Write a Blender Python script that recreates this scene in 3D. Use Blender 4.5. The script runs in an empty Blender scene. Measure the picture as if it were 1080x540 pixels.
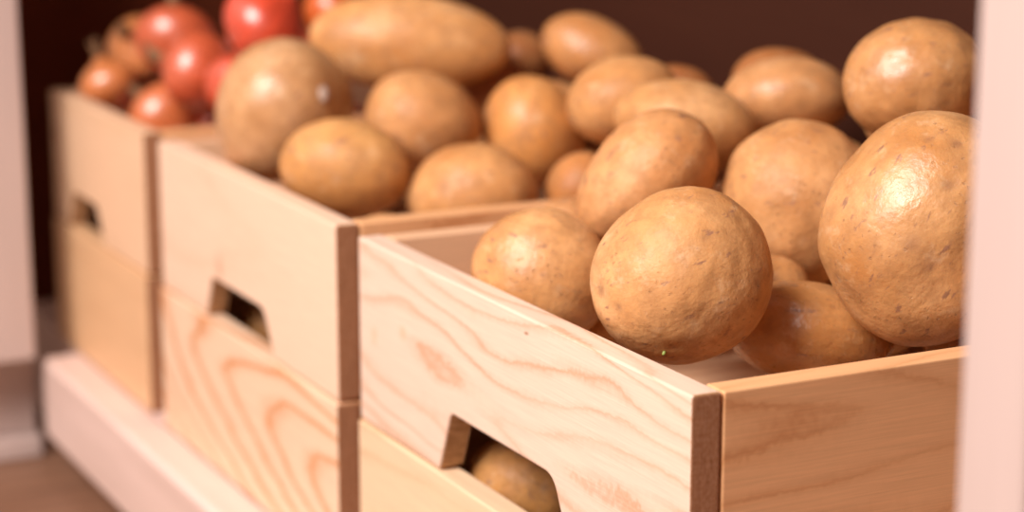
import bpy, bmesh, math, random
import numpy as np
from mathutils import Vector, Matrix, Quaternion, Euler

scene = bpy.context.scene
col = scene.collection
R = math.radians

# ------------------------------------------------------------------ helpers
def link(o, parent=None):
    col.objects.link(o)
    if parent is not None:
        o.parent = parent
    return o

def tag(o, label=None, cat=None, group=None, kind=None):
    if label: o['label'] = label
    if cat: o['category'] = cat
    if group: o['group'] = group
    if kind: o['kind'] = kind
    return o

def thing(name, loc, label, cat, group=None):
    o = bpy.data.objects.new(name, None)
    o.empty_display_size = .02
    o.location = loc
    link(o)
    return tag(o, label, cat, group)

def mesh_obj(name, bm, mats, parent=None, smooth=False):
    me = bpy.data.meshes.new(name)
    bm.to_mesh(me); bm.free()
    for m in (mats if isinstance(mats, (list, tuple)) else [mats]):
        me.materials.append(m)
    if smooth:
        for p in me.polygons: p.use_smooth = True
    return link(bpy.data.objects.new(name, me), parent)

def bevel_sharp(bm, w, seg=2):
    es = [e for e in bm.edges if len(e.link_faces) == 2 and e.calc_face_angle(0) > .6]
    bmesh.ops.bevel(bm, geom=es, offset=w, segments=seg, profile=.5, affect='EDGES')

def box_bm(x0, x1, y0, y1, z0, z1, w=.0012, seg=2):
    bm = bmesh.new()
    bmesh.ops.create_cube(bm, size=1)
    for v in bm.verts:
        v.co = Vector(((x0+x1)/2 + v.co.x*(x1-x0), (y0+y1)/2 + v.co.y*(y1-y0), (z0+z1)/2 + v.co.z*(z1-z0)))
    if w: bevel_sharp(bm, w, seg)
    return bm

def round_poly(pts, radii, n=6):
    out = []
    N = len(pts)
    for i in range(N):
        p = Vector(pts[i]); r = radii[i]
        if r <= 0: out.append(p); continue
        a = (Vector(pts[i-1]) - p).normalized(); b = (Vector(pts[(i+1) % N]) - p).normalized()
        ang = a.angle(b); t = r/math.tan(ang/2)
        p0, p1 = p + a*t, p + b*t
        c = p + (a+b).normalized()*(r/math.sin(ang/2))
        v0, v1 = p0-c, p1-c
        for k in range(n+1):
            s = k/n
            d = v0.lerp(v1, s); d.normalize()
            out.append(c + d*r)
    return out

def panel_bm(outline, y0, y1, w=.0012):
    """outline in x,z extruded through the board's thickness in y"""
    bm = bmesh.new()
    a = [bm.verts.new((p[0], y0, p[1])) for p in outline]
    f = bm.faces.new(a)
    r = bmesh.ops.extrude_face_region(bm, geom=[f])
    for v in r['geom']:
        if isinstance(v, bmesh.types.BMVert): v.co.y = y1
    bmesh.ops.recalc_face_normals(bm, faces=bm.faces)
    bevel_sharp(bm, w, 2)
    big = [f for f in bm.faces if len(f.verts) > 4]
    bmesh.ops.triangulate(bm, faces=big)
    return bm

# ------------------------------------------------------------------ materials
def new_mat(name):
    m = bpy.data.materials.new(name); m.use_nodes = True
    nt = m.node_tree; nt.nodes.clear()
    out = nt.nodes.new('ShaderNodeOutputMaterial')
    b = nt.nodes.new('ShaderNodeBsdfPrincipled')
    nt.links.new(b.outputs[0], out.inputs[0])
    return m, nt, b

def nd(nt, t, **k):
    n = nt.nodes.new(t)
    for a, v in k.items():
        if a.startswith('i_'):
            key = a[2:].replace('_', ' ')
            n.inputs[key].default_value = v
        else: setattr(n, a, v)
    return n

def ramp(nt, fac, stops, interp='LINEAR'):
    r = nt.nodes.new('ShaderNodeValToRGB'); r.color_ramp.interpolation = interp
    e = r.color_ramp.elements
    while len(e) > 1: e.remove(e[-1])
    e[0].position = stops[0][0]; e[0].color = stops[0][1]
    for p, c in stops[1:]:
        x = e.new(p); x.color = c
    nt.links.new(fac, r.inputs[0])
    return r.outputs[0]

def c4(c): return (c[0], c[1], c[2], 1)
def g4(v): return (v, v, v, 1)

def mixc(nt, fac, a, b, mode='MIX'):
    n = nt.nodes.new('ShaderNodeMix'); n.data_type = 'RGBA'; n.blend_type = mode
    for sock, v in ((n.inputs[0], fac), (n.inputs[6], a), (n.inputs[7], b)):
        if isinstance(v, bpy.types.NodeSocket): nt.links.new(v, sock)
        else: sock.default_value = v
    return n.outputs[2]

def math_n(nt, op, a, b=0.0):
    n = nt.nodes.new('ShaderNodeMath'); n.operation = op
    for i, v in enumerate((a, b)):
        if isinstance(v, bpy.types.NodeSocket): nt.links.new(v, n.inputs[i])
        else: n.inputs[i].default_value = v
    return n.outputs[0]

def vmath(nt, op, a, b):
    n = nt.nodes.new('ShaderNodeVectorMath'); n.operation = op
    for i, v in enumerate((a, b)):
        if isinstance(v, bpy.types.NodeSocket): nt.links.new(v, n.inputs[i])
        else: n.inputs[i].default_value = v
    return n.outputs[0]

def pine(name, pale, line, axis='X', centre=(0, -.05, .03), tilt=(0, 4, 3), spacing=.018, contrast=.8, warp=.012, knots=0.0, rough=.45, spots=(), show=.15):
    """plain sawn softwood: growth rings round a tilted axis, cut by the board"""
    m, nt, b = new_mat(name)
    tc = nd(nt, 'ShaderNodeTexCoord')
    v = tc.outputs['Object']
    if axis == 'Y':
        mp0 = nd(nt, 'ShaderNodeMapping'); mp0.inputs['Rotation'].default_value = (0, 0, R(-90))
        nt.links.new(v, mp0.inputs[0]); v = mp0.outputs[0]
    # wander of the rings: long along the grain, short across
    st = nd(nt, 'ShaderNodeMapping'); st.inputs['Scale'].default_value = (5, 22, 22)
    nt.links.new(v, st.inputs[0])
    n1 = nd(nt, 'ShaderNodeTexNoise', i_Scale=1.0, i_Detail=2.0, i_Roughness=.5)
    nt.links.new(st.outputs[0], n1.inputs['Vector'])
    w = vmath(nt, 'SUBTRACT', n1.outputs['Color'], (.5, .5, .5))
    w = vmath(nt, 'MULTIPLY', w, (0, warp*2, warp*3.2))
    v2 = vmath(nt, 'ADD', v, w)
    mp = nd(nt, 'ShaderNodeMapping', vector_type='TEXTURE')
    mp.inputs['Location'].default_value = centre
    mp.inputs['Rotation'].default_value = [R(a) for a in tilt]
    nt.links.new(v2, mp.inputs[0])
    wv = nd(nt, 'ShaderNodeTexWave', wave_type='RINGS', rings_direction='X', wave_profile='SAW', i_Scale=.314/spacing, i_Distortion=.6, i_Detail=1.0)
    wv.inputs['Detail Scale'].default_value = 8
    nt.links.new(mp.outputs[0], wv.inputs['Vector'])
    ring = ramp(nt, wv.outputs['Fac'], [(0, g4(.35)), (.2, g4(0)), (.62, g4(.06)), (.82, g4(.45)), (.93, g4(1)), (1, g4(.45))])
    # slow change of how strongly the rings show
    n2 = nd(nt, 'ShaderNodeTexNoise', i_Scale=.9, i_Detail=1.0)
    nt.links.new(st.outputs[0], n2.inputs['Vector'])
    vis = ramp(nt, n2.outputs['Fac'], [(.35, g4(show)), (.62, g4(1))])
    fac = math_n(nt, 'MULTIPLY', math_n(nt, 'MULTIPLY', ring, vis), contrast)
    colr = mixc(nt, fac, c4(pale), c4(line))
    # fibres
    fb = nd(nt, 'ShaderNodeMapping'); fb.inputs['Scale'].default_value = (18, 700, 700)
    nt.links.new(v, fb.inputs[0])
    n3 = nd(nt, 'ShaderNodeTexNoise', i_Scale=1.0, i_Detail=4.0, i_Roughness=.6)
    nt.links.new(fb.outputs[0], n3.inputs['Vector'])
    fcol = ramp(nt, n3.outputs['Fac'], [(.3, g4(.90)), (.7, g4(1.05))])
    colr = mixc(nt, 1.0, colr, fcol, 'MULTIPLY')
    if knots:
        kn = nd(nt, 'ShaderNodeMapping'); kn.inputs['Scale'].default_value = (9, 9, 16)
        nt.links.new(v2, kn.inputs[0])
        vo = nd(nt, 'ShaderNodeTexVoronoi', i_Scale=1.0)
        nt.links.new(kn.outputs[0], vo.inputs['Vector'])
        kf = ramp(nt, vo.outputs['Distance'], [(0, g4(knots)), (.08, g4(knots*.8)), (.16, g4(0))])
        colr = mixc(nt, kf, colr, c4((line[0]*.8, line[1]*.7, line[2]*.65)))
    for (sx, sz, rx, rz, amt, sc) in spots:      # knots and resin marks, each with its own place on the board
        ms = nd(nt, 'ShaderNodeMapping', vector_type='TEXTURE')
        ms.inputs['Location'].default_value = (sx, 0, sz); ms.inputs['Scale'].default_value = (rx, 1, rz)
        nt.links.new(v2, ms.inputs[0])
        sp = nd(nt, 'ShaderNodeSeparateXYZ'); nt.links.new(ms.outputs[0], sp.inputs[0])
        dd = math_n(nt, 'SQRT', math_n(nt, 'ADD', math_n(nt, 'POWER', sp.outputs['X'], 2.0), math_n(nt, 'POWER', sp.outputs['Z'], 2.0)))
        colr = mixc(nt, ramp(nt, dd, [(.25, g4(amt)), (1, g4(0))]), colr, c4(sc))
    nt.links.new(colr, b.inputs['Base Color'])
    b.inputs['Roughness'].default_value = rough
    b.inputs['Specular IOR Level'].default_value = .35
    bp = nd(nt, 'ShaderNodeBump', i_Strength=.25, i_Distance=.0004)
    nt.links.new(n3.outputs['Fac'], bp.inputs['Height'])
    nt.links.new(bp.outputs[0], b.inputs['Normal'])
    return m

def endgrain_mat():
    m, nt, b = new_mat('sawn end grain')
    tc = nd(nt, 'ShaderNodeTexCoord')
    mp = nd(nt, 'ShaderNodeMapping'); mp.inputs['Scale'].default_value = (60, 900, 60)
    nt.links.new(tc.outputs['Object'], mp.inputs[0])
    n = nd(nt, 'ShaderNodeTexNoise', i_Scale=1.0, i_Detail=5.0)
    nt.links.new(mp.outputs[0], n.inputs['Vector'])
    n2 = nd(nt, 'ShaderNodeTexNoise', i_Scale=420.0, i_Detail=3.0)
    nt.links.new(tc.outputs['Object'], n2.inputs['Vector'])
    c = ramp(nt, n.outputs['Fac'], [(.3, c4((.28, .12, .055))), (.7, c4((.44, .21, .105)))])
    c = mixc(nt, .35, c, ramp(nt, n2.outputs['Fac'], [(.35, c4((.22, .09, .04))), (.65, c4((.42, .24, .15)))]))
    nt.links.new(c, b.inputs['Base Color'])
    b.inputs['Roughness'].default_value = .8
    b.inputs['Specular IOR Level'].default_value = .15
    return m

def plain_wood(name, base, dark, scale=(6, 60, 60), rough=.5, spec=.4):
    m, nt, b = new_mat(name)
    tc = nd(nt, 'ShaderNodeTexCoord')
    mp = nd(nt, 'ShaderNodeMapping'); mp.inputs['Scale'].default_value = scale
    nt.links.new(tc.outputs['Object'], mp.inputs[0])
    n = nd(nt, 'ShaderNodeTexNoise', i_Scale=1.0, i_Detail=5.0, i_Roughness=.55)
    nt.links.new(mp.outputs[0], n.inputs['Vector'])
    c = ramp(nt, n.outputs['Fac'], [(.35, c4(dark)), (.65, c4(base))])
    nt.links.new(c, b.inputs['Base Color'])
    b.inputs['Roughness'].default_value = rough
    b.inputs['Specular IOR Level'].default_value = spec
    bp = nd(nt, 'ShaderNodeBump', i_Strength=.1, i_Distance=.0005)
    nt.links.new(n.outputs['Fac'], bp.inputs['Height']); nt.links.new(bp.outputs[0], b.inputs['Normal'])
    return m

def floor_mat():
    m, nt, b = new_mat('brown floor planks')
    tc = nd(nt, 'ShaderNodeTexCoord')
    mp = nd(nt, 'ShaderNodeMapping'); mp.inputs['Rotation'].default_value = (0, 0, R(90))
    nt.links.new(tc.outputs['Object'], mp.inputs[0])
    br = nd(nt, 'ShaderNodeTexBrick', i_Scale=1.0)
    br.inputs['Color1'].default_value = (.30, .155, .09, 1); br.inputs['Color2'].default_value = (.22, .11, .065, 1)
    br.inputs['Mortar'].default_value = (.06, .03, .018, 1)
    br.inputs['Mortar Size'].default_value = .002; br.inputs['Brick Width'].default_value = .9; br.inputs['Row Height'].default_value = .12
    nt.links.new(mp.outputs[0], br.inputs['Vector'])
    st = nd(nt, 'ShaderNodeMapping'); st.inputs['Scale'].default_value = (4, 60, 1)
    nt.links.new(mp.outputs[0], st.inputs[0])
    n = nd(nt, 'ShaderNodeTexNoise', i_Scale=1.0, i_Detail=5.0)
    nt.links.new(st.outputs[0], n.inputs['Vector'])
    c = mixc(nt, 1.0, br.outputs['Color'], ramp(nt, n.outputs['Fac'], [(.3, g4(.75)), (.7, g4(1.15))]), 'MULTIPLY')
    nt.links.new(c, b.inputs['Base Color']); b.inputs['Roughness'].default_value = .45
    return m

def potato_mat():
    m, nt, b = new_mat('potato skin')
    tc = nd(nt, 'ShaderNodeTexCoord'); oi = nd(nt, 'ShaderNodeObjectInfo')
    off = vmath(nt, 'MULTIPLY', oi.outputs['Random'], (3.1, 5.7, 9.3))
    v = vmath(nt, 'ADD', tc.outputs['Object'], off)
    def noise(scale, det=3.0, rough=.55, vec=None):
        n = nd(nt, 'ShaderNodeTexNoise', i_Scale=scale, i_Detail=det, i_Roughness=rough)
        nt.links.new(vec or v, n.inputs['Vector']); return n.outputs['Fac']
    tone = noise(16.0, 3.0)
    base = ramp(nt, tone, [(.30, c4((.50, .225, .075))), (.5, c4((.62, .325, .130))), (.72, c4((.72, .42, .20)))])
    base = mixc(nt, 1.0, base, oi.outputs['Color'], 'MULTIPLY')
    # mottled russet net
    net = ramp(nt, noise(75.0, 6.0, .65), [(.42, g4(0)), (.66, g4(.65))])
    base = mixc(nt, net, base, c4((.40, .19, .075)))
    # flaking pale skin
    fl = ramp(nt, noise(48.0, 8.0, .7), [(.56, g4(0)), (.68, g4(.40))])
    base = mixc(nt, fl, base, c4((.74, .52, .32)))
    # lenticels: small dark specks of uneven size, in uneven patches
    spk = None
    for sc, thr, lo, hi in ((210.0, .15, .46, .62), (95.0, .075, .48, .62)):
        wv = vmath(nt, 'ADD', v, vmath(nt, 'MULTIPLY', nd(nt, 'ShaderNodeTexNoise', i_Scale=150.0, i_Detail=2.0).outputs['Color'], (.004, .004, .004)))
        vo = nd(nt, 'ShaderNodeTexVoronoi', i_Scale=sc); nt.links.new(wv, vo.inputs['Vector'])
        d = ramp(nt, vo.outputs['Distance'], [(0, g4(1)), (thr*.7, g4(1)), (thr*1.5, g4(0))])
        pm = ramp(nt, noise(22.0 if sc > 100 else 30.0, 3.0), [(lo, g4(0)), (hi, g4(1))])
        s = math_n(nt, 'MULTIPLY', d, pm)
        spk = s if spk is None else math_n(nt, 'MAXIMUM', spk, s)
    base = mixc(nt, math_n(nt, 'MULTIPLY', spk, .38), base, c4((.17, .07, .035)))
    # short scratches and grey scuffs
    st = nd(nt, 'ShaderNodeMapping'); st.inputs['Scale'].default_value = (60, 190, 90); st.inputs['Rotation'].default_value = (.4, .3, .8)
    nt.links.new(v, st.inputs[0])
    sc_ = ramp(nt, noise(1.0, 4.0, .6, st.outputs[0]), [(.62, g4(0)), (.70, g4(.78))])
    base = mixc(nt, sc_, base, c4((.27, .13, .085)))
    # dimples carry a darker eye
    at = nd(nt, 'ShaderNodeAttribute', attribute_name='eye')
    ef = math_n(nt, 'MULTIPLY', at.outputs['Fac'], .55)
    base = mixc(nt, ef, base, c4((.22, .10, .06)))
    nt.links.new(base, b.inputs['Base Color'])
    # how waxy or dusty each skin is
    rg = math_n(nt, 'ADD', ramp(nt, noise(40.0, 4.0), [(.3, g4(.44)), (.7, g4(.64))]), math_n(nt, 'MULTIPLY', oi.outputs['Alpha'], -.22))
    nt.links.new(rg, b.inputs['Roughness'])
    nt.links.new(math_n(nt, 'ADD', math_n(nt, 'MULTIPLY', oi.outputs['Alpha'], .5), .15), b.inputs['Specular IOR Level'])
    b.inputs['Subsurface Weight'].default_value = .08
    b.inputs['Subsurface Radius'].default_value = (.006, .003, .0015)
    b.inputs['Subsurface Scale'].default_value = 1.0
    h = math_n(nt, 'ADD', math_n(nt, 'MULTIPLY', noise(260.0, 4.0, .6), .5), math_n(nt, 'MULTIPLY', noise(60.0, 4.0), 1.1))
    h = math_n(nt, 'SUBTRACT', h, math_n(nt, 'MULTIPLY', spk, .35))
    bp = nd(nt, 'ShaderNodeBump', i_Strength=.75, i_Distance=.0013)
    nt.links.new(h, bp.inputs['Height']); nt.links.new(bp.outputs[0], b.inputs['Normal'])
    return m

def onion_mat():
    m, nt, b = new_mat('onion skin')
    tc = nd(nt, 'ShaderNodeTexCoord'); oi = nd(nt, 'ShaderNodeObjectInfo')
    sp = nd(nt, 'ShaderNodeSeparateXYZ'); nt.links.new(tc.outputs['Object'], sp.inputs[0])
    ang = math_n(nt, 'ARCTAN2', sp.outputs['Y'], sp.outputs['X'])
    cb = nd(nt, 'ShaderNodeCombineXYZ')
    nt.links.new(math_n(nt, 'MULTIPLY', ang, 7.0), cb.inputs[0]); nt.links.new(math_n(nt, 'MULTIPLY', sp.outputs['Z'], 12.0), cb.inputs[1])
    n = nd(nt, 'ShaderNodeTexNoise', i_Scale=1.0, i_Detail=3.0); nt.links.new(cb.outputs[0], n.inputs['Vector'])
    c = mixc(nt, 1.0, ramp(nt, n.outputs['Fac'], [(.35, g4(.72)), (.65, g4(1.1))]), oi.outputs['Color'], 'MULTIPLY')
    nt.links.new(c, b.inputs['Base Color'])
    b.inputs['Roughness'].default_value = .36
    b.inputs['Specular IOR Level'].default_value = 1.0
    b.inputs['Coat Weight'].default_value = .8; b.inputs['Coat Roughness'].default_value = .33
    bp = nd(nt, 'ShaderNodeBump', i_Strength=.3, i_Distance=.0008)
    nt.links.new(n.outputs['Fac'], bp.inputs['Height']); nt.links.new(bp.outputs[0], b.inputs['Normal'])
    return m

M_END = endgrain_mat()
M_CUT = plain_wood('tan cut edge', (.56, .33, .17), (.36, .19, .09), (90, 90, 500), .7, .2)
M_PINK = plain_wood('pale pink limed wood', (.54, .42, .385), (.51, .395, .36), (60, 60, 5), .45)
M_LIP = plain_wood('pale pink limed shelf wood', (.80, .60, .53), (.72, .53, .46), (5, 60, 60), .45)
M_DARK = plain_wood('dark brown shaded wood', (.058, .018, .0095), (.050, .015, .008), (3, 20, 20), .6, .2)  # shade inside the cabinet put into the back panel's base colour
M_FLOOR = floor_mat()
M_POTATO = potato_mat()
M_ONION = onion_mat()
M_STALK = plain_wood('dry onion neck', (.30, .17, .09), (.14, .07, .035), (200, 200, 30), .8, .1)
M_SCAR = plain_wood('pale stem scar', (.66, .52, .44), (.52, .38, .30), (200, 200, 200), .5, .4)
M_SPROUT = plain_wood('green sprout', (.34, .40, .10), (.22, .30, .06), (200, 200, 200), .5, .4)

# ------------------------------------------------------------------ the floor and the cabinet
o = mesh_obj('floor', box_bm(-4, 3, -2.5, .56, -.16, -.112, 0), M_FLOOR); tag(o, kind='structure')
o = mesh_obj('wall_back', box_bm(-4, 3, .56, .66, -.16, 2.5, 0), plain_wood('warm plaster', (.55, .42, .35), (.52, .39, .32), (9, 9, 9), .8, .2)); tag(o, kind='structure')

cab = thing('shelf_cabinet', (-.4, .2, -.112), 'pale pink open shelf cabinet with dark brown shade-coloured back that holds the crates', 'cabinet')
def part(name, bm, mat, root, **k):
    o = mesh_obj(name, bm, mat, root, **k)
    o.matrix_parent_inverse = Matrix.Translation(-root.location)
    return o
part('shelf_board', box_bm(-1.40, .33, .0006, .50, -.112, 0, .001), M_LIP, cab)
part('shelf_lip', box_bm(-1.165, .235, -.041, .0002, -.083, 0, .006, 4), M_LIP, cab)
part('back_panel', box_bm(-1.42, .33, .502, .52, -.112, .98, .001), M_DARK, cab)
part('side_panel', box_bm(-1.42, -1.402, .0, .50, -.112, .98, .001), plain_wood('reddish brown side with shade in colour', (.13, .028, .010), (.11, .023, .008), (3, 20, 20), .6, .2), cab)  # self-shaded side: shade tone in the colour, redder and lighter than the back
part('side_panel', box_bm(.283, .301, -.012, .50, .002, .98, .001), M_PINK, cab)
part('corner_post', box_bm(.264, .304, -.045, -.013, -.112, .98, .003, 3), M_PINK, cab)
part('shading_top_board', box_bm(-1.42, .33, -.045, .52, .982, 1.002, .002), M_LIP, cab)  # unseen top, added to shade the upper back panel

nb = thing('side_cabinet', (-1.25, -.3, -.112), 'pale pink cabinet end panel with a recessed plinth, left of the crates', 'cabinet')
part('end_panel', box_bm(-1.175, -1.141, -.75, -.052, .004, 1.002, .003, 3), M_PINK, nb)
part('plinth', box_bm(-1.245, -1.206, -.75, -.040, -.088, .0035, .001), M_PINK, nb)
part('plinth_moulding', box_bm(-1.245, -1.185, -.75, -.038, -.112, -.0885, .004, 3), M_PINK, nb)

# ------------------------------------------------------------------ crates
DY, T, H = .42, .018, .13
def crate(x0, x1, z0, holes, mats, label, group, gap=.0012, dy=0.0, raised=True):
    w = x1 - x0
    t = thing('wooden_crate', ((x0+x1)/2, DY/2 + dy, z0), label, 'crate', group)
    y0 = dy; z1 = z0 + H - gap
    def front(ya, yb, hole, nm, mat):
        if hole:
            a, b, c, d, top = hole           # bottom from a to d, top from b to c
            pts = [(x0, z0), (a, z0), (b, top), (c, top), (d, z0), (x1, z0), (x1, z1), (x0, z1)]
            ol = round_poly(pts, [0, 0, .008, .016, 0, 0, 0, 0])
        else:
            ol = [Vector(p) for p in ((x0, z0), (x1, z0), (x1, z1), (x0, z1))]
        bm = panel_bm(ol, ya, yb, .0013)
        for f in bm.faces:
            if abs(f.normal.x) > .92: f.material_index = 1
            elif abs(f.normal.x) > .25 and abs(f.normal.y) < .3: f.material_index = 2
        o = mesh_obj(nm, bm, [mat, M_END, M_CUT], t)
        o.matrix_parent_inverse = Matrix.Translation(-t.location)
    front(y0, y0 + T, holes, 'front_panel', mats[0])
    front(y0 + DY - T, y0 + DY, holes, 'back_panel', mats[1])
    for xa, xb, mt in ((x0, x0+T, mats[2]), (x1-T, x1, mats[1])):
        part('side_panel', box_bm(xa + (.0002 if xa == x0 else 0), xb, y0 + T + .0016, y0 + DY - T - .0016, z0, z1 - .0004, .0012, 3), mt, t)
    fz = z0 + (.0505 if raised else .002)
    part('base_panel', box_bm(x0+T+.0005, x1-T-.0005, y0+T+.001, y0+DY-T-.001, fz, fz+.009, .001), mats[2], t)
    return t

PALE, LINE = (.79, .60, .475), (.66, .34, .20)
pA = pine('pale pine front', PALE, LINE, 'X', (-.2, -.036, .188), (0, 3, 2.0), .0105, .85, .014, 0, .45, [(-.361,.205,.008,.006,.5,(.74,.42,.24)), (-.409,.197,.007,.005,.45,(.74,.42,.24)), (-.183,.2487,.004,.0014,.8,(.35,.17,.09))], .3)
pAs = pine('tan pine side', (.80, .45, .225), (.56, .24, .09), 'Y', (0, .045, .235), (0, 4, 4), .0125, .9, .014, 0, .45, (), .3)
pAi = pine('pine inside', (.78, .49, .30), (.62, .33, .18), 'Y', (0, .07, .2), (0, 2, 3), .018, .7)
pB = pine('warm pine front', (.84, .60, .44), (.74, .45, .29), 'X', (-.6, -.09, .2), (0, 4, -3), .03, .35, .012, 0, .5, [(-.728,.178,.012,.016,.6,(.62,.30,.18))])
pC = pine('yellow pine front', (.80, .53, .34), (.66, .38, .20), 'X', (-1.0, -.09, .2), (0, 3, 2), .022, .4, .01, 0, .5, [(-1.222,.212,.009,.012,.75,(.40,.18,.10))])
pD = pine('lower pine front', (.80, .58, .38), (.60, .33, .16), 'X', (-.2, -.07, .05), (0, 2, 3), .016, .6)
pE = pine('boldly figured pine front', (.84, .60, .42), (.66, .27, .10), 'X', (-.56, -.040, .072), (0, 9, 11), .0165, 1.0, .009, 0, .45, (), .85)
pF = pine('plain yellow pine front', (.76, .47, .26), (.60, .33, .16), 'X', (-1.0, -.08, .04), (0, 3, 2), .02, .5)

Z1 = .13
gU, gL = 'crates of the upper layer', 'crates of the lower layer'
crate(-.435, 0, Z1, (-.306, -.288, -.150, -.128, .172), (pA, pAs, pAi), 'pale pine crate of potatoes nearest the camera, top of its stack', gU)
crate(-.882, -.476, Z1, (-.765, -.748, -.628, -.606, .165), (pB, pAs, pAi), 'middle upper pine crate of potatoes behind the nearest crate', gU)
crate(-1.240, -.9255, Z1, (-1.185, -1.17, -1.085, -1.065, .165), (pC, pAs, pAi), 'upper pine crate filled with red onions at the far end', gU)
crate(-.435, .001, 0.0005, None, (pD, pAs, pAi), 'lower pine crate under the nearest potato crate, mostly out of frame', gL, .0026, -.002, False)
crate(-.884, -.474, 0.0005, None, (pE, pAs, pAi), 'lower crate with bold orange wavy grain, under the middle crate', gL, .0026, -.0022, False)
crate(-1.240, -.9245, 0.0005, None, (pF, pAs, pAi), 'lower plain pine crate under the crate of onions', gL, .0026, -.0022, False)

# ------------------------------------------------------------------ potatoes
def warp(seed):
    rng=np.random.RandomState(seed)
    W=rng.normal(size=(7,3))*np.array([1.6,1.9,2.3,2.8,3.2,4.2,5.5])[:,None]/1.5
    ph=rng.uniform(0,6.28,7);A=np.array([.03,.03,.022,.018,.012,.007,.005])
    return W,ph,A
def displace(d,rad,taper,bend,seed,lump=1.0,eyes=()):
    """unit directions -> surface points of a potato"""
    W,ph,A=warp(seed)
    n=(np.sin(d@W.T+ph)*A*lump).sum(1)
    n=1+n-(n.mean() if len(d)>50 else 0)
    for (ex,ey,ez,dep,sig) in eyes:
        e=np.array([ex,ey,ez]);e=e/np.linalg.norm(e)
        n=n-dep*np.exp(-((1-d@e)*2)/(sig*sig))
    x=d[:,0];t=1+taper*x
    p=np.stack([x*rad[0],d[:,1]*rad[1]*t,d[:,2]*rad[2]*t],1)
    p[:,1]+=bend*rad[1]*(x*x-.33)
    return p*n[:,None]

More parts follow.
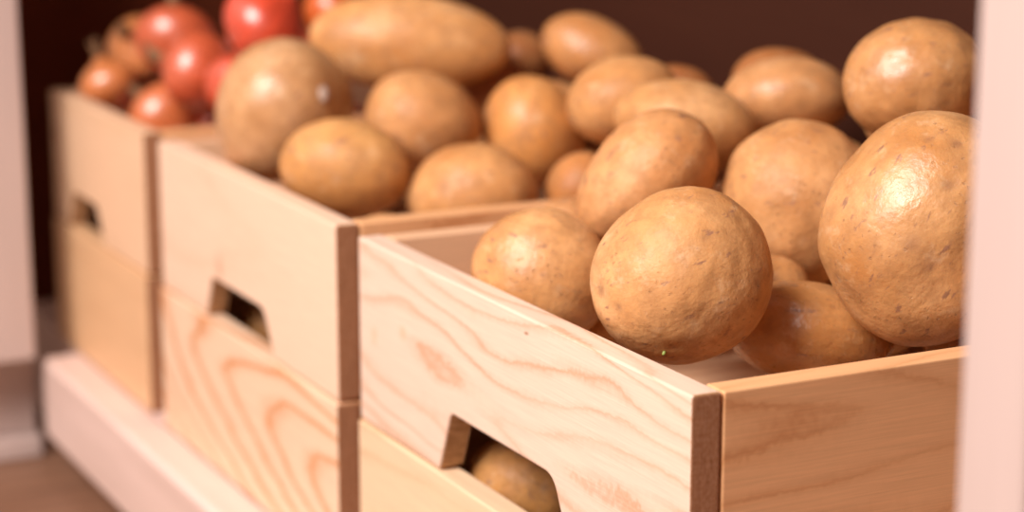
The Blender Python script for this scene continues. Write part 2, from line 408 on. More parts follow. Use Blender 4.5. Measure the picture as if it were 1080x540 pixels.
# key, crate, centre, orientation, half lengths, taper, bend, seed, lumpiness, tint, label
POTATOES = [
    ('F1', 'F', [-0.1289, 0.0716, 0.2872], [0.5371, 0.5994, 0.1777, 0.5662], [0.0517, 0.0506, 0.0486], 0.0, 0, 11, 0.6, (1.0, 0.98, 0.98, 0.25), 'large round tan potato leaning on the front rim corner of the nearest crate'),
    ('F2', 'F', [-0.2807, 0.0613, 0.2567], [0.7261, 0.4682, 0.4144, 0.2862], [0.0447, 0.0429, 0.0403], 0.04, 0, 12, 0.8, (1.02, 0.98, 0.95, 0.7), "smooth oval potato against the nearest crate's front board, left of the large round one"),
    ('F3', 'F', [-0.073, 0.2027, 0.3124], [0.3842, 0.6246, 0.0274, 0.6794], [0.0698, 0.0616, 0.0558], 0.04, 0.02, 13, 0.7, (0.98, 0.95, 0.92, 0.85), 'biggest lumpy potato with broad shiny patch, beside the right cabinet post'),
    ('F5', 'F', [-0.1401, 0.1712, 0.2384], [0.6922, 0.5089, 0.3632, 0.3605], [0.0527, 0.0298, 0.0436], 0, 0, 14, 0.9, (0.92, 0.8, 0.64, 1.0), 'low glossy flattened potato wedged under the biggest lumpy one at the crate corner'),
    ('F4', 'F', [-0.2406, 0.3189, 0.37], [0.6191, 0.5642, 0.2693, 0.4753], [0.0484, 0.0415, 0.0448], 0, 0, 15, 0.8, (0.93, 0.86, 0.8, 0.85), 'round shiny brown potato resting on top of the biggest lumpy potato, beside the post'),
    ('F6', 'F', [-0.2537, 0.2391, 0.2923], [0.6984, 0.5025, 0.372, 0.3484], [0.0525, 0.0538, 0.0478], 0, 0, 16, 0.8, (1.02, 1.0, 1.02, 0.25), 'pale brown potato between the large round one and the biggest lumpy one'),
    ('F7', 'F', [-0.3089, 0.1527, 0.305], [0.4963, 0.6104, 0.1355, 0.6023], [0.0528, 0.039, 0.0453], 0.12, 0, 17, 0.9, (0.98, 0.88, 0.84, 0.3), 'reddish tan potato tilted up to the right, directly behind the large round one'),
    ('F8', 'F', [-0.3947, 0.1408, 0.262], [0.5844, 0.5817, 0.2293, 0.5173], [0.0212, 0.0186, 0.0199], 0, 0, 18, 0.8, (0.9, 0.8, 0.75, 0.35), "small potato peeking out behind the smooth oval potato at the crate's left board"),
    ('F10', 'F', [-0.4165, 0.2516, 0.3193], [0.7043, 0.4959, 0.3807, 0.3362], [0.0537, 0.0331, 0.0463], 0.0, 0, 19, 0.9, (1.0, 0.96, 0.92, 0.25), 'wide flat-topped potato behind the tilted reddish tan one'),
    ('F9', 'F', [-0.4241, 0.3439, 0.3329], [0.6758, 0.5243, 0.3406, 0.3904], [0.0475, 0.0312, 0.0423], 0.0, 0, 20, 0.9, (1.0, 0.92, 0.9, 0.8), 'broad shiny potato at the rear of the nearest crate, left of the topmost round one'),
    ('F12', 'F', [-0.5134, 0.3956, 0.33], [0.6792, 0.5213, 0.3452, 0.3845], [0.0377, 0.0286, 0.0329], 0.0, 0, 21, 0.9, (0.6, 0.42, 0.32, 0.35), 'dark shaded potato just showing over the broad shiny one at the back'),  # dark tint puts the shade into the skin colour
    ('F14', 'F', [-0.2859, 0.104, 0.2155], [0.6273, 0.5595, 0.2791, 0.4644], [0.0173, 0.0136, 0.0154], 0.0, 0, 35, 0.7, (0.8, 0.65, 0.5, 0.35), 'small potato low between the smooth oval one and the large round one'),
    ('F13', 'F', [-0.2135, 0.1926, 0.2493], [0.6653, 0.533, 0.3268, 0.4079], [0.0242, 0.0206, 0.0223], 0.0, 0, 22, 0.9, (0.95, 0.85, 0.75, 0.35), 'small potato low in the gap right of the large round one'),
    ('F11', 'M', [-0.5037, 0.2485, 0.3289], [0.6107, 0.5689, 0.2594, 0.486], [0.0433, 0.0332, 0.0417], 0.0, 0, 23, 0.9, (1.02, 0.96, 0.9, 0.3), 'rounded pale potato at the right end of the middle crate, behind the wide flat-topped one'),
    ('M1', 'M', [-0.7455, 0.0654, 0.3], [0.4306, 0.6212, 0.0709, 0.6509], [0.061, 0.0571, 0.059], 0.05, 0, 24, 0.7, (0.92, 0.92, 1.0, 0.95), 'big round grey-tan potato at the left front of the middle crate, beside the onions'),
    ('M2', 'M', [-0.6277, 0.0716, 0.27], [0.6922, 0.5089, 0.3632, 0.3605], [0.0511, 0.0392, 0.0385], 0.0, 0, 25, 0.4, (1.0, 0.95, 0.8, 0.4), "yellowish round potato leaning on the middle crate's front rim"),
    ('M3', 'M', [-0.6631, 0.1539, 0.295], [0.7261, 0.4682, 0.4144, 0.2862], [0.0484, 0.0399, 0.0439], 0.0, 0, 26, 0.7, (0.98, 0.9, 0.86, 0.25), 'round brown potato below the right part of the long topmost potato'),
    ('M4', 'M', [-0.8022, 0.2045, 0.342], [0.6792, 0.5213, 0.3452, 0.3845], [0.0877, 0.0422, 0.0365], -0.05, 0, 27, 0.6, (1.05, 0.98, 0.88, 0.45), 'very long smooth oval potato lying on top of the middle crate'),
    ('M5', 'M', [-0.5576, 0.1485, 0.252], [0.6653, 0.533, 0.3268, 0.4079], [0.0504, 0.0409, 0.0431], 0.0, 0, 28, 0.7, (1.0, 0.93, 0.85, 0.3), "potato with a grey blotch low behind the middle crate's right rim"),
    ('M6', 'M', [-0.6438, 0.2435, 0.285], [0.7802, 0.2982, 0.5495, 0.0206], [0.0467, 0.0413, 0.0439], 0.0, 0, 29, 0.7, (1.08, 0.88, 0.62, 0.5), 'upright yellow-orange potato with a green spot near its lower end'),
    ('M7', 'M', [-0.7265, 0.3451, 0.335], [0.721, 0.4753, 0.4062, 0.2988], [0.0463, 0.0298, 0.0371], 0.0, 0, 30, 0.8, (0.98, 0.85, 0.75, 0.8), 'small blurred potato with bright highlight, farthest back in the middle crate'),
    ('M8', 'M', [-0.5334, 0.23, 0.255], [0.5371, 0.5994, 0.1777, 0.5662], [0.0294, 0.028, 0.0287], 0.0, 0, 31, 0.8, (0.85, 0.68, 0.55, 0.35), 'small brown potato half hidden between the green-spotted one and the tilted reddish one'),
    ('M9', 'M', [-0.8189, 0.2931, 0.2916], [0.6653, 0.533, 0.3268, 0.4079], [0.0394, 0.036, 0.0376], 0.0, 0, 32, 0.8, (0.6, 0.38, 0.3, 0.35), 'dark brown potato in the gap right of the very long potato'),  # tinted dark for the shadow in this gap
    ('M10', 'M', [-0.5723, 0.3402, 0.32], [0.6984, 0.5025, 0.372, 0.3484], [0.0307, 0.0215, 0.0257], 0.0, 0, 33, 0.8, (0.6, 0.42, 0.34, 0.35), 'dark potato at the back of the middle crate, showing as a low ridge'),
    ('M12', 'M', [-0.8583, 0.3421, 0.3135], [0.6653, 0.533, 0.3268, 0.4079], [0.0317, 0.0264, 0.0289], 0.0, 0, 34, 0.8, (0.5, 0.33, 0.25, 0.35), 'dark shaded potato behind the right end of the very long potato'),  # shade at the rear of the heap included in the tint
]
# centre, radius, skin colour, seed, label
ONIONS = [
    ([-1.1888, 0.0464, 0.2682], 0.0296, (0.68, 0.22, 0.065), 41, 'small orange-tan onion at the far left corner of the onion crate'),
    ([-1.2254, 0.0904, 0.2981], 0.0346, (0.7, 0.25, 0.08), 42, 'pale orange onion with dry neck at the top left of the onion heap'),
    ([-1.1247, 0.0966, 0.3172], 0.0401, (0.62, 0.12, 0.045), 43, 'pinkish red onion at the top of the left onion heap'),
    ([-1.0474, 0.0931, 0.2955], 0.0394, (0.66, 0.12, 0.045), 44, 'shiny red onion with a white highlight in the middle of the heap'),
    ([-1.1039, 0.0775, 0.2431], 0.0381, (0.68, 0.18, 0.055), 45, 'pale copper onion at the front rim of the onion crate'),
    ([-0.9356, 0.1211, 0.3487], 0.0406, (0.72, 0.075, 0.03), 46, 'bright red onion rising behind the big round grey-tan potato'),
    ([-0.976, 0.1092, 0.2871], 0.0335, (0.68, 0.09, 0.035), 47, 'deep red onion half hidden by the big round grey-tan potato'),
    ([-1.0572, 0.2365, 0.342], 0.0308, (0.74, 0.14, 0.02), 48, 'orange-red onion at the frame top behind the very long potato'),
    ([-1.1595, 0.2434, 0.285], 0.0333, (0.62, 0.09, 0.03), 49, 'red onion in the gap between the big round potato and the very long one'),
]
# crate, centre, orientation, half lengths, seed
BURIED = [
    ('F', [-0.3156, 0.3423, 0.2213], [0.7434, 0.0, 0.0, 0.6688], [0.0375, 0.0312, 0.0281], 100),
    ('F', [-0.1381, 0.295, 0.219], [0.9994, 0.0, 0.0, 0.0344], [0.0351, 0.0292, 0.0263], 101),
    ('F', [-0.0766, 0.3437, 0.2226], [1.0, 0.0, 0.0, 0.0033], [0.0379, 0.0316, 0.0284], 102),
    ('F', [-0.1626, 0.3077, 0.271], [0.6606, 0.0, 0.0, 0.7507], [0.0378, 0.0315, 0.0284], 103),
    ('F', [-0.0564, 0.3403, 0.2813], [0.3274, 0.0, 0.0, 0.9449], [0.0424, 0.0354, 0.0318], 104),
    ('F', [-0.3772, 0.2158, 0.2195], [0.3677, 0.0, 0.0, 0.9299], [0.0359, 0.0299, 0.0269], 105),
    ('F', [-0.332, 0.2813, 0.2481], [0.6415, 0.0, 0.0, 0.7671], [0.0348, 0.029, 0.0261], 106),
    ('F', [-0.237, 0.3542, 0.2272], [0.5968, 0.0, 0.0, 0.8024], [0.0465, 0.0388, 0.0349], 107),
    ('F', [-0.1231, 0.3098, 0.3204], [0.5227, 0.0, 0.0, 0.8525], [0.0395, 0.0329, 0.0296], 108),
    ('F', [-0.3066, 0.3562, 0.2786], [0.6495, 0.0, 0.0, 0.7604], [0.0388, 0.0323, 0.0291], 109),
    ('F', [-0.215, 0.1292, 0.2724], [0.8198, 0.0, 0.0, 0.5726], [0.0464, 0.0386, 0.0348], 110),
    ('F', [-0.3454, 0.1066, 0.224], [0.9208, 0.0, 0.0, 0.3901], [0.0399, 0.0332, 0.0299], 111),
    ('F', [-0.3796, 0.3284, 0.2264], [0.8299, 0.0, 0.0, 0.5579], [0.0368, 0.0307, 0.0276], 112),
    ('F', [-0.236, 0.3608, 0.2921], [0.4328, 0.0, 0.0, 0.9015], [0.0377, 0.0314, 0.0283], 113),
    ('F', [-0.2985, 0.1688, 0.221], [0.5311, 0.0, 0.0, 0.8473], [0.0351, 0.0293, 0.0263], 114),
    ('F', [-0.0701, 0.2634, 0.2312], [0.3769, 0.0, 0.0, 0.9263], [0.0412, 0.0343, 0.0309], 115),
    ('F', [-0.3337, 0.2935, 0.3006], [0.9296, 0.0, 0.0, 0.3685], [0.0348, 0.029, 0.0261], 116),
    ('F', [-0.2099, 0.2665, 0.22], [0.9765, 0.0, 0.0, 0.2156], [0.0353, 0.0294, 0.0264], 117),
    ('F', [-0.3776, 0.3482, 0.2819], [0.939, 0.0, 0.0, 0.3438], [0.0388, 0.0323, 0.0291], 118),
    ('F', [-0.3771, 0.2, 0.2727], [0.2775, 0.0, 0.0, 0.9607], [0.0355, 0.0295, 0.0266], 119),
    ('F', [-0.1696, 0.2541, 0.3107], [0.2025, 0.0, 0.0, 0.9793], [0.0382, 0.0318, 0.0286], 120),
    ('F', [-0.1526, 0.3611, 0.2222], [0.9822, 0.0, 0.0, 0.188], [0.0364, 0.0304, 0.0273], 121),
    ('F', [-0.0562, 0.1492, 0.2181], [0.2618, 0.0, 0.0, 0.9651], [0.0322, 0.0268, 0.0241], 122),
    ('F', [-0.1303, 0.3665, 0.2733], [0.268, 0.0, 0.0, 0.9634], [0.0323, 0.027, 0.0243], 123),
    ('F', [-0.0504, 0.0902, 0.2177], [0.8306, 0.0, 0.0, 0.5569], [0.0307, 0.0256, 0.023], 124),
    ('F', [-0.1339, 0.2441, 0.253], [0.9325, 0.0, 0.0, 0.3612], [0.0296, 0.0246, 0.0222], 125),
    ('F', [-0.0416, 0.2981, 0.3262], [0.992, 0.0, 0.0, 0.126], [0.0332, 0.0277, 0.0249], 126),
    ('F', [-0.3023, 0.3634, 0.3324], [0.7536, 0.0, 0.0, 0.6573], [0.0327, 0.0272, 0.0245], 127),
    ('F', [-0.1736, 0.3531, 0.3271], [0.9997, 0.0, 0.0, 0.0225], [0.0294, 0.0245, 0.0221], 128),
    ('F', [-0.2903, 0.2608, 0.2173], [0.8694, 0.0, 0.0, 0.4941], [0.0297, 0.0248, 0.0223], 129),
    ('M', [-0.8175, 0.1622, 0.2244], [0.2379, 0.0, 0.0, 0.9713], [0.0427, 0.0356, 0.032], 130),
    ('M', [-0.635, 0.3189, 0.2232], [0.928, 0.0, 0.0, 0.3725], [0.0408, 0.034, 0.0306], 131),
    ('M', [-0.7537, 0.2618, 0.2278], [0.6384, 0.0, 0.0, 0.7697], [0.0453, 0.0378, 0.034], 132),
    ('M', [-0.7549, 0.1923, 0.2685], [0.6766, 0.0, 0.0, 0.7364], [0.0397, 0.0331, 0.0298], 133),
    ('M', [-0.7828, 0.3635, 0.2223], [0.2527, 0.0, 0.0, 0.9675], [0.0367, 0.0306, 0.0275], 134),
    ('M', [-0.6637, 0.3645, 0.2595], [0.934, 0.0, 0.0, 0.3572], [0.038, 0.0317, 0.0285], 135),
    ('M', [-0.5506, 0.2787, 0.2211], [0.2627, 0.0, 0.0, 0.9649], [0.0353, 0.0294, 0.0264], 136),
    ('M', [-0.5406, 0.3511, 0.2255], [0.7317, 0.0, 0.0, 0.6817], [0.0407, 0.0339, 0.0306], 137),
    ('M', [-0.8272, 0.1126, 0.271], [0.8975, 0.0, 0.0, 0.4409], [0.0388, 0.0323, 0.0291], 138),
    ('M', [-0.6439, 0.3339, 0.312], [0.9651, 0.0, 0.0, 0.262], [0.0398, 0.0332, 0.0299], 139),
    ('M', [-0.5227, 0.3098, 0.2768], [0.619, 0.0, 0.0, 0.7854], [0.0368, 0.0307, 0.0276], 140),
    ('M', [-0.5374, 0.0655, 0.2218], [0.1658, 0.0, 0.0, 0.9862], [0.0383, 0.0319, 0.0287], 141),
    ('M', [-0.6991, 0.1915, 0.2208], [0.9617, 0.0, 0.0, 0.2739], [0.0356, 0.0297, 0.0267], 142),
    ('M', [-0.6283, 0.1795, 0.2208], [0.9802, 0.0, 0.0, 0.1979], [0.0364, 0.0303, 0.0273], 143),
    ('M', [-0.7221, 0.3003, 0.281], [0.4094, 0.0, 0.0, 0.9124], [0.0426, 0.0355, 0.0319], 144),
    ('M', [-0.5799, 0.2279, 0.2157], [0.6182, 0.0, 0.0, 0.786], [0.0282, 0.0235, 0.0212], 145),
    ('M', [-0.8217, 0.294, 0.2171], [0.9671, 0.0, 0.0, 0.2543], [0.0327, 0.0273, 0.0245], 146),
    ('M', [-0.7146, 0.3329, 0.216], [0.484, 0.0, 0.0, 0.8751], [0.0292, 0.0243, 0.0219], 147),
    ('M', [-0.5997, 0.36, 0.2549], [0.4094, 0.0, 0.0, 0.9123], [0.0296, 0.0247, 0.0222], 148),
    ('M', [-0.7787, 0.3672, 0.2737], [0.995, 0.0, 0.0, 0.0998], [0.0316, 0.0263, 0.0237], 149),
    ('M', [-0.8278, 0.2164, 0.264], [0.6231, 0.0, 0.0, 0.7821], [0.0318, 0.0265, 0.0238], 150),
    ('M', [-0.5876, 0.303, 0.257], [0.9347, 0.0, 0.0, 0.3554], [0.0289, 0.0241, 0.0217], 151),
    ('M', [-0.5891, 0.2817, 0.3053], [0.1166, 0.0, 0.0, 0.9932], [0.0285, 0.0237, 0.0213], 152),
    ('M', [-0.8215, 0.1019, 0.3273], [0.9973, 0.0, 0.0, 0.0735], [0.028, 0.0234, 0.021], 153),
    ('B', [-0.9894, 0.2569, 0.2191], [0.7625, 0.0, 0.0, 0.647], [0.0283, 0.0283, 0.0263], 154),
    ('B', [-0.9755, 0.3229, 0.2234], [0.6171, 0.0, 0.0, 0.7869], [0.0304, 0.0304, 0.0282], 155),
    ('B', [-1.0272, 0.3371, 0.2549], [0.4577, 0.0, 0.0, 0.8891], [0.0299, 0.0299, 0.0278], 156),
    ('B', [-1.0578, 0.2972, 0.2859], [0.6297, 0.0, 0.0, 0.7768], [0.0293, 0.0293, 0.0272], 157),
    ('B', [-1.187, 0.1571, 0.2189], [0.5131, 0.0, 0.0, 0.8584], [0.0263, 0.0263, 0.0244], 158),
    ('B', [-0.9842, 0.337, 0.2934], [0.8125, 0.0, 0.0, 0.5829], [0.0276, 0.0276, 0.0257], 159),
    ('B', [-0.9795, 0.1938, 0.2223], [0.6061, 0.0, 0.0, 0.7954], [0.0307, 0.0307, 0.0286], 160),
    ('B', [-1.0953, 0.2132, 0.2198], [0.5463, 0.0, 0.0, 0.8376], [0.0271, 0.0271, 0.0252], 161),
    ('B', [-1.0948, 0.3637, 0.2198], [0.9934, 0.0, 0.0, 0.1145], [0.0267, 0.0267, 0.0249], 162),
    ('B', [-1.0922, 0.3038, 0.3271], [0.6276, 0.0, 0.0, 0.7785], [0.0266, 0.0266, 0.0247], 163),
    ('B', [-1.1521, 0.1365, 0.2538], [0.7684, 0.0, 0.0, 0.6399], [0.027, 0.027, 0.0251], 164),
    ('B', [-1.1619, 0.3609, 0.2183], [0.7753, 0.0, 0.0, 0.6316], [0.0264, 0.0264, 0.0246], 165),
    ('B', [-1.0277, 0.2184, 0.2477], [0.8804, 0.0, 0.0, 0.4743], [0.0269, 0.0269, 0.025], 166),
    ('B', [-1.0969, 0.1844, 0.269], [0.9937, 0.0, 0.0, 0.1122], [0.031, 0.031, 0.0288], 167),
    ('B', [-1.0833, 0.2708, 0.2201], [0.9913, 0.0, 0.0, 0.1318], [0.0288, 0.0288, 0.0268], 168),
    ('B', [-1.0588, 0.1574, 0.2215], [0.9467, 0.0, 0.0, 0.322], [0.0301, 0.0301, 0.0279], 169),
    ('B', [-1.0082, 0.1571, 0.3106], [0.1168, 0.0, 0.0, 0.9932], [0.0287, 0.0287, 0.0267], 170),
    ('B', [-0.9964, 0.0498, 0.2215], [0.8419, 0.0, 0.0, 0.5397], [0.0297, 0.0297, 0.0277], 171),
    ('B', [-1.187, 0.1774, 0.2687], [0.7233, 0.0, 0.0, 0.6905], [0.0277, 0.0277, 0.0258], 172),
    ('B', [-1.1484, 0.3612, 0.2683], [0.8704, 0.0, 0.0, 0.4924], [0.0284, 0.0284, 0.0264], 173),
    ('B', [-1.0715, 0.3609, 0.2864], [0.9067, 0.0, 0.0, 0.4218], [0.0286, 0.0286, 0.0266], 174),
    ('B', [-1.1819, 0.2833, 0.2211], [0.301, 0.0, 0.0, 0.9536], [0.0295, 0.0295, 0.0274], 175),
    ('B', [-0.9596, 0.2621, 0.283], [0.7144, 0.0, 0.0, 0.6997], [0.0269, 0.0269, 0.025], 176),
    ('B', [-1.117, 0.369, 0.3171], [0.9059, 0.0, 0.0, 0.4235], [0.0277, 0.0277, 0.0257], 177),
    ('B', [-1.1833, 0.0853, 0.2201], [0.6894, 0.0, 0.0, 0.7243], [0.0269, 0.0269, 0.0251], 178),
    ('B', [-1.1544, 0.1838, 0.3111], [0.9995, 0.0, 0.0, 0.0306], [0.0263, 0.0263, 0.0245], 179),
    ('B', [-1.1838, 0.3351, 0.3091], [0.8021, 0.0, 0.0, 0.5973], [0.0309, 0.0309, 0.0287], 180),
    ('B', [-1.0334, 0.3108, 0.3321], [0.9701, 0.0, 0.0, 0.2428], [0.0261, 0.0261, 0.0243], 181),
    ('B', [-1.1687, 0.223, 0.22], [0.8003, 0.0, 0.0, 0.5995], [0.028, 0.028, 0.026], 182),
    ('B', [-0.9853, 0.2328, 0.3214], [0.437, 0.0, 0.0, 0.8995], [0.0285, 0.0285, 0.0265], 183),
    ('B', [-1.0661, 0.1549, 0.3174], [0.9434, 0.0, 0.0, 0.3318], [0.0268, 0.0268, 0.0249], 184),
    ('B', [-0.9732, 0.2952, 0.3268], [0.988, 0.0, 0.0, 0.1547], [0.0279, 0.0279, 0.026], 185),
    ('B', [-1.0091, 0.1605, 0.2605], [0.9465, 0.0, 0.0, 0.3226], [0.0273, 0.0273, 0.0254], 186),
    ('B', [-1.0211, 0.1091, 0.2181], [0.0909, 0.0, 0.0, 0.9959], [0.0265, 0.0265, 0.0246], 187),
    ('B', [-0.9604, 0.1761, 0.279], [0.6358, 0.0, 0.0, 0.7719], [0.0247, 0.0247, 0.0229], 188),
    ('B', [-1.1882, 0.2792, 0.3202], [0.9957, 0.0, 0.0, 0.0931], [0.0232, 0.0232, 0.0216], 189),
    ('B', [-1.1265, 0.2986, 0.2136], [0.9201, 0.0, 0.0, 0.3918], [0.0209, 0.0209, 0.0195], 190),
    ('B', [-1.1091, 0.1893, 0.3348], [0.0943, 0.0, 0.0, 0.9955], [0.0241, 0.0241, 0.0224], 191),
    ('B', [-1.135, 0.2809, 0.3206], [0.9938, 0.0, 0.0, 0.1114], [0.0213, 0.0213, 0.0198], 192),
    ('B', [-1.0483, 0.2383, 0.2867], [0.8926, 0.0, 0.0, 0.4509], [0.0229, 0.0229, 0.0213], 193),
    ('B', [-1.028, 0.2868, 0.2294], [0.6376, 0.0, 0.0, 0.7704], [0.0209, 0.0209, 0.0194], 194),
    ('B', [-1.1833, 0.13, 0.291], [0.9093, 0.0, 0.0, 0.4162], [0.0214, 0.0214, 0.0199], 195),
    ('B', [-1.1177, 0.1658, 0.2176], [0.6688, 0.0, 0.0, 0.7435], [0.024, 0.024, 0.0223], 196),
    ('B', [-1.194, 0.2251, 0.3265], [0.2485, 0.0, 0.0, 0.9686], [0.0219, 0.0219, 0.0204], 197),
    ('B', [-1.0244, 0.3696, 0.3034], [0.6418, 0.0, 0.0, 0.7669], [0.0213, 0.0213, 0.0198], 198),
    ('B', [-1.0973, 0.2415, 0.2614], [0.1012, 0.0, 0.0, 0.9949], [0.0229, 0.0229, 0.0213], 199),
    ('B', [-1.104, 0.2476, 0.3033], [0.9503, 0.0, 0.0, 0.3114], [0.022, 0.022, 0.0205], 200),
    ('B', [-0.9674, 0.1266, 0.2146], [0.8662, 0.0, 0.0, 0.4997], [0.0225, 0.0225, 0.021], 201),
]

def ico_dirs(sub):
    bm = bmesh.new(); bmesh.ops.create_icosphere(bm, subdivisions=sub, radius=1)
    d = np.array([v.co[:] for v in bm.verts]); d /= np.linalg.norm(d, axis=1)[:, None]
    f = [[v.index for v in p.verts] for p in bm.faces]
    bm.free(); return d, f
ICO = {s: ico_dirs(s) for s in (4, 6)}

def make_potato(cen, quat, rad, taper, bend, seed, lump, tint, label, group, sub=4, eyes=()):
    d, f = ICO[sub]
    rng = np.random.RandomState(seed + 500)
    es = list(eyes)
    for k in range(6):
        e = rng.normal(size=3)
        es.append((e[0], e[1], e[2], rng.uniform(.008, .022), rng.uniform(.07, .13)))
    p = displace(d, rad, taper, bend, seed, lump, es)
    if sub > 5:      # finer unevenness of the skin on the near ones
        W = rng.normal(size=(14, 3))*np.linspace(5, 20, 14)[:, None]/1.5
        p = p*(1 + (np.sin(d@W.T + rng.uniform(0, 6.28, 14))*np.linspace(.0038, .0009, 14)).sum(1))[:, None]
    me = bpy.data.meshes.new('potato')
    me.from_pydata([tuple(x) for x in p], [], f)
    for q in me.polygons: q.use_smooth = True
    me.materials.append(M_POTATO)
    a = me.attributes.new('eye', 'FLOAT', 'POINT')
    val = np.zeros(len(d))
    for ex, ey, ez, dep, sig in es:
        if sig > .22: continue
        e = np.array([ex, ey, ez]); e /= np.linalg.norm(e)
        val = np.maximum(val, np.exp(-((1-d@e)*2)/((sig*.45)**2))*min(1, dep/.016))
    a.data.foreach_set('value', val.astype(np.float32))
    o = link(bpy.data.objects.new('potato', me))
    o.location = cen; o.rotation_mode = 'QUATERNION'; o.rotation_quaternion = quat
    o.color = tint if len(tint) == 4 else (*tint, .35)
    tag(o, label, 'potato', group)
    return o, p

GROUP = {'F': 'potatoes in the nearest crate', 'M': 'potatoes in the middle crate'}
def turned(deg, *marks):
    c, s = math.cos(R(deg)), math.sin(R(deg))
    return [(c*x + s*y, -s*x + c*y, z, dep, sig) for x, y, z, dep, sig in marks]
# hollows and eyes: direction, depth, breadth
EYES = {'F1': turned(30, (-.88, -.15, .35, .03, .15), (-.1, -.75, .55, .012, .08), (.75, .2, .5, .008, .09), (-.6, .7, .2, .03, .45)),
        'F3': turned(58, (-.05, -.45, .85, .085, .36), (.30, -.15, .9, .06, .25), (-.72, .62, .3, .08, .5), (-.80, -.62, .2, .09, .45), (-.12, .72, .6, .02, .10), (-.5, .3, .8, .012, .30), (-.3, -.1, .95, .012, .22)),
        'F4': turned(12, (.5, .72, .4, .035, .2), (.1, -.3, .9, .02, .3), (-.3, .2, .9, .02, .28), (.3, -.4, .85, .01, .08)),
        'F5': turned(-8, (.2, .6, .8, .012, .10), (.5, .4, .6, .012, .09), (-.3, .2, .9, .02, .3)),
        'F6': turned(-10, (.3, -.5, .8, .02, .3), (.7, -.3, .6, .012, .08)),
        'F10': turned(-12, (.42, .75, .5, .03, .14),),
        'M1': turned(50, (.78, .2, .55, .03, .12), (.9, -.1, .3, .04, .5)),
        'M5': turned(0, (-.42, .2, .85, .016, .15),),
        'M6': turned(-60, (-.1, -.3, .9, .03, .35),)}
for (k, c, cen, q, rad, tp, bd, seed, lump, tint, label) in POTATOES:
    near = k in ('F1', 'F2', 'F3', 'F4', 'F5', 'F6', 'F7')
    o, p = make_potato(cen, q, rad, tp, bd, seed, lump, tint, label, GROUP[c], 6 if near else 4, EYES.get(k, ()))
    if k in ('M6', 'F1', 'M1'):
        m3 = Quaternion(q).to_matrix()
        want = m3.inverted() @ Vector({'M6': (.32, -.68, -.60), 'F1': (.62, -.47, -.62), 'M1': (.84, .42, .28)}[k])
        i = int(np.argmax(p @ np.array(want)))
        bm = bmesh.new()
        bmesh.ops.create_icosphere(bm, subdivisions=2, radius=1)
        s = {'M6': (.0075, .0075, .0035), 'F1': (.0010, .0010, .0022), 'M1': (.0075, .0055, .0010)}[k]
        nrm = Vector(p[i]).normalized()
        rot = nrm.to_track_quat('Z', 'Y').to_matrix()
        for v in bm.verts:
            r = 1 + .25*math.sin(v.co.x*5 + v.co.y*7)
            v.co = Vector(p[i]) + rot @ Vector((v.co.x*s[0]*r, v.co.y*s[1]*r, v.co.z*s[2]*r))
        mesh_obj('stem_scar' if k == 'M1' else 'sprout', bm, M_SCAR if k == 'M1' else M_SPROUT, o, smooth=True)

# potatoes glimpsed through the hand holes, lying in the lower crates
make_potato((-.300, .066, .112), (.93, .1, .1, .32), (.044, .035, .034), 0, 0, 71, .8, (.92, .84, .66),
            'potato seen through the hand hole of the nearest crate', 'potatoes seen through the hand holes', 6, [(.5, -.8, .6, .02, .14)])
make_potato((-.800, .075, .105), (1, 0, 0, 0), (.036, .033, .030), 0, 0, 72, .8, (.9, .85, .75),
            'potato just showing in the hand hole of the middle crate', 'potatoes seen through the hand holes')
for i, (x, y, zr) in enumerate(((-.302, .068, .030), (-.23, .10, .030), (-.37, .12, .030), (-.800, .075, .029), (-.72, .12, .030))):
    make_potato((x, y, .0155 + zr*1.06), (math.cos(i), 0, 0, math.sin(i)), (.037, .032, zr), 0, 0, 80+i, .6, (.95, .9, .85),
                'tan potato buried out of sight in a lower crate', 'buried potatoes in the lower crates')
for (c, cen, q, rad, seed) in BURIED:
    if c == 'B': continue
    make_potato(cen, q, rad, 0, 0, seed, .8, (.95, .88, .8),
                'tan potato mostly hidden inside the heap of the ' + ('nearest crate' if c == 'F' else 'middle crate'),
                'buried potatoes in the ' + ('nearest crate' if c == 'F' else 'middle crate'))

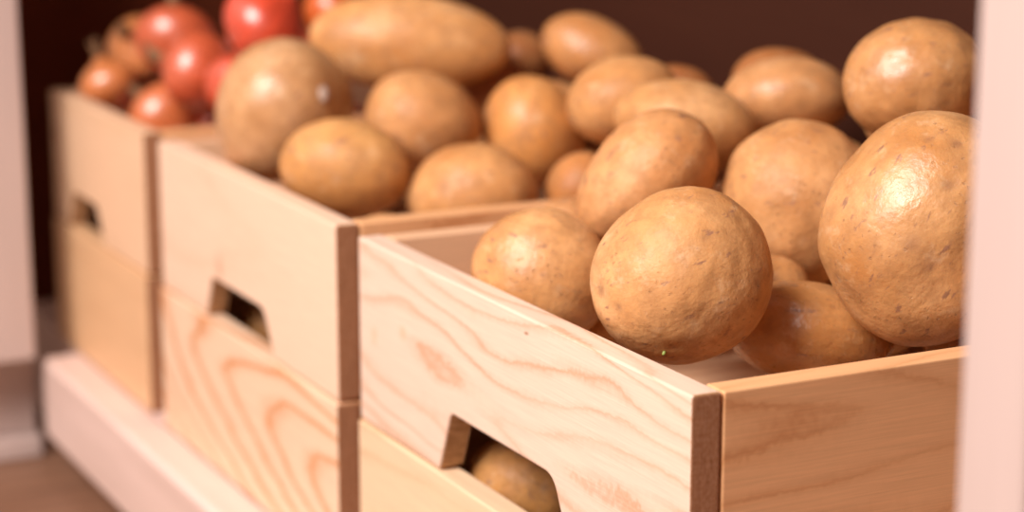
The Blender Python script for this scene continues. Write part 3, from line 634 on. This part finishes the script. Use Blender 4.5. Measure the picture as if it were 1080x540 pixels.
# ------------------------------------------------------------------ onions
def make_onion(cen, r, colr, seed, label, group):
    rng = random.Random(seed)
    prof = [(-.93, .0), (-.95, .10), (-.90, .22), (-.80, .46), (-.58, .76), (-.30, .95), (0, 1.0), (.28, .95), (.52, .78), (.70, .55), (.84, .34), (.95, .20), (1.05, .13), (1.10, .10)]
    bm = bmesh.new(); N = 40; rings = []
    ph = rng.uniform(0, 6)
    for z, q in prof:
        rings.append([bm.verts.new((r*q*math.cos(a)*(1+.02*math.sin(3*a+ph)), r*q*math.sin(a)*(1+.02*math.sin(2*a+ph)), r*z*.93)) for a in [2*math.pi*i/N for i in range(N)]] if q > 0 else [bm.verts.new((0, 0, r*z*.93))])
    for a, b in zip(rings, rings[1:]):
        for i in range(N):
            j = (i+1) % N
            if len(a) == 1: bm.faces.new((a[0], b[j], b[i]))
            else: bm.faces.new((a[i], a[j], b[j], b[i]))
    bm.faces.new(rings[-1])
    bmesh.ops.recalc_face_normals(bm, faces=bm.faces)
    o = mesh_obj('onion', bm, M_ONION, None, smooth=True)
    sub = o.modifiers.new('smooth', 'SUBSURF'); sub.levels = 1; sub.render_levels = 1
    tag(o, label, 'onion', group)
    o.color = (*colr, 1); o.location = cen
    # dry neck: a twisted tuft of papery leaves
    bm = bmesh.new()
    for s in range(5):
        a0 = s*2*math.pi/5 + ph; prev = None
        L = r*rng.uniform(.4, .72); lean = rng.uniform(.1, .45)
        for k in range(6):
            t = k/5; w = r*.15*(1-t*.65)
            cx, cy = math.cos(a0)*(r*.03 + lean*L*t*t), math.sin(a0)*(r*.03 + lean*L*t*t)
            ring = [bm.verts.new((cx + w*math.cos(b+t*1.5), cy + w*math.sin(b+t*1.5), r*.93*1.02 + L*t)) for b in [2*math.pi*i/6 for i in range(6)]]
            if prev:
                for i in range(6): bm.faces.new((prev[i], prev[(i+1) % 6], ring[(i+1) % 6], ring[i]))
            prev = ring
        bm.faces.new(prev)
    mesh_obj('neck', bm, M_STALK, o, smooth=True)
    # root plate with a few whiskers
    bm = bmesh.new()
    for s in range(14):
        a0 = rng.uniform(0, 6.28); rr = r*rng.uniform(.02, .14); L = r*rng.uniform(.05, .1)
        vs = [bm.verts.new((rr*math.cos(a0)+.0007*math.cos(b), rr*math.sin(a0)+.0007*math.sin(b), -r*.86)) for b in (0, 2.1, 4.2)]
        tip = bm.verts.new((rr*1.5*math.cos(a0), rr*1.5*math.sin(a0), -r*.88-L))
        for i in range(3): bm.faces.new((vs[i], vs[(i+1) % 3], tip))
    mesh_obj('root', bm, M_STALK, o)
    return o
# how each bulb lies: direction its neck points
NECK = [(-.3, -.2, .9), (.55, -.5, .45), (-.6, .2, .7), (-.6, -.55, .2), (-.75, -.25, .35), (.3, .6, .7), (-.5, .6, .3), (-.2, .7, .6), (.1, .6, .8)]
for (cen, r, colr, seed, label), nk in zip(ONIONS, NECK):
    o = make_onion(cen, r, colr, seed, label, 'onions in the far crate')
    o.rotation_mode = 'QUATERNION'; o.rotation_quaternion = Vector(nk).to_track_quat('Z', 'Y')
o = make_onion((-1.108, .062, .104), .036, (.75, .08, .05), 60, 'red onion seen through the hand hole of the onion crate', 'onions in the lower far crate')
o.rotation_mode = 'QUATERNION'; o.rotation_quaternion = Vector((-.5, .8, .1)).to_track_quat('Z', 'Y')
o = make_onion((-1.105, .07, .0395), .026, (.72, .10, .05), 61, 'red onion lying lowest in the far lower crate', 'onions in the lower far crate')
o.rotation_mode = 'QUATERNION'; o.rotation_quaternion = Vector((.9, .4, .1)).to_track_quat('Z', 'Y')
for (c, cen, q, rad, seed) in BURIED:
    if c != 'B': continue
    o = make_onion(cen, rad[0]*.84, (.68, .12, .06), seed, 'small red onion mostly hidden inside the heap of the far crate', 'buried onions in the far crate')
    o.rotation_mode = 'QUATERNION'; o.rotation_quaternion = Vector((math.cos(seed*2.4), math.sin(seed*2.4), .15)).to_track_quat('Z', 'Y')

# ------------------------------------------------------------------ light
def area(name, loc, target, size, power, colr, sy=None):
    l = bpy.data.lights.new(name, 'AREA'); l.energy = power; l.color = colr
    l.shape = 'RECTANGLE'; l.size = size; l.size_y = sy or size
    o = link(bpy.data.objects.new(name, l)); o.location = loc
    o.rotation_euler = (Vector(target) - Vector(loc)).to_track_quat('-Z', 'Y').to_euler()
    return o
D = Vector((.28, -.72, .68)).normalized()
area('window_light', Vector((-.4, .1, .3)) + D*2.4, (-.4, .1, .3), 1.2, 112, (1, .91, .86))

w = bpy.data.worlds.new('room'); scene.world = w; w.use_nodes = True
bg = w.node_tree.nodes['Background']; bg.inputs[0].default_value = (1, .70, .57, 1); bg.inputs[1].default_value = .32

# ------------------------------------------------------------------ camera
cd = bpy.data.cameras.new('camera'); cam = link(bpy.data.objects.new('camera', cd))
cam.location = (.8792, -.55, .5628)
yaw, pit = R(26.973), R(12.604)
fw = Vector((-math.cos(yaw)*math.cos(pit), math.sin(yaw)*math.cos(pit), -math.sin(pit)))
cam.rotation_euler = fw.to_track_quat('-Z', 'Y').to_euler()
cd.sensor_width = 36; cd.lens = 2229/1080*36; cd.clip_start = .02
cd.dof.use_dof = True; cd.dof.focus_distance = 1.17; cd.dof.aperture_fstop = 3.9
scene.camera = cam

vs = scene.view_settings
scene.display_settings.display_device = 'sRGB'
vs.view_transform = 'Standard'; vs.look = 'None'; vs.gamma = 1; vs.exposure = 0
vs.use_curve_mapping = False
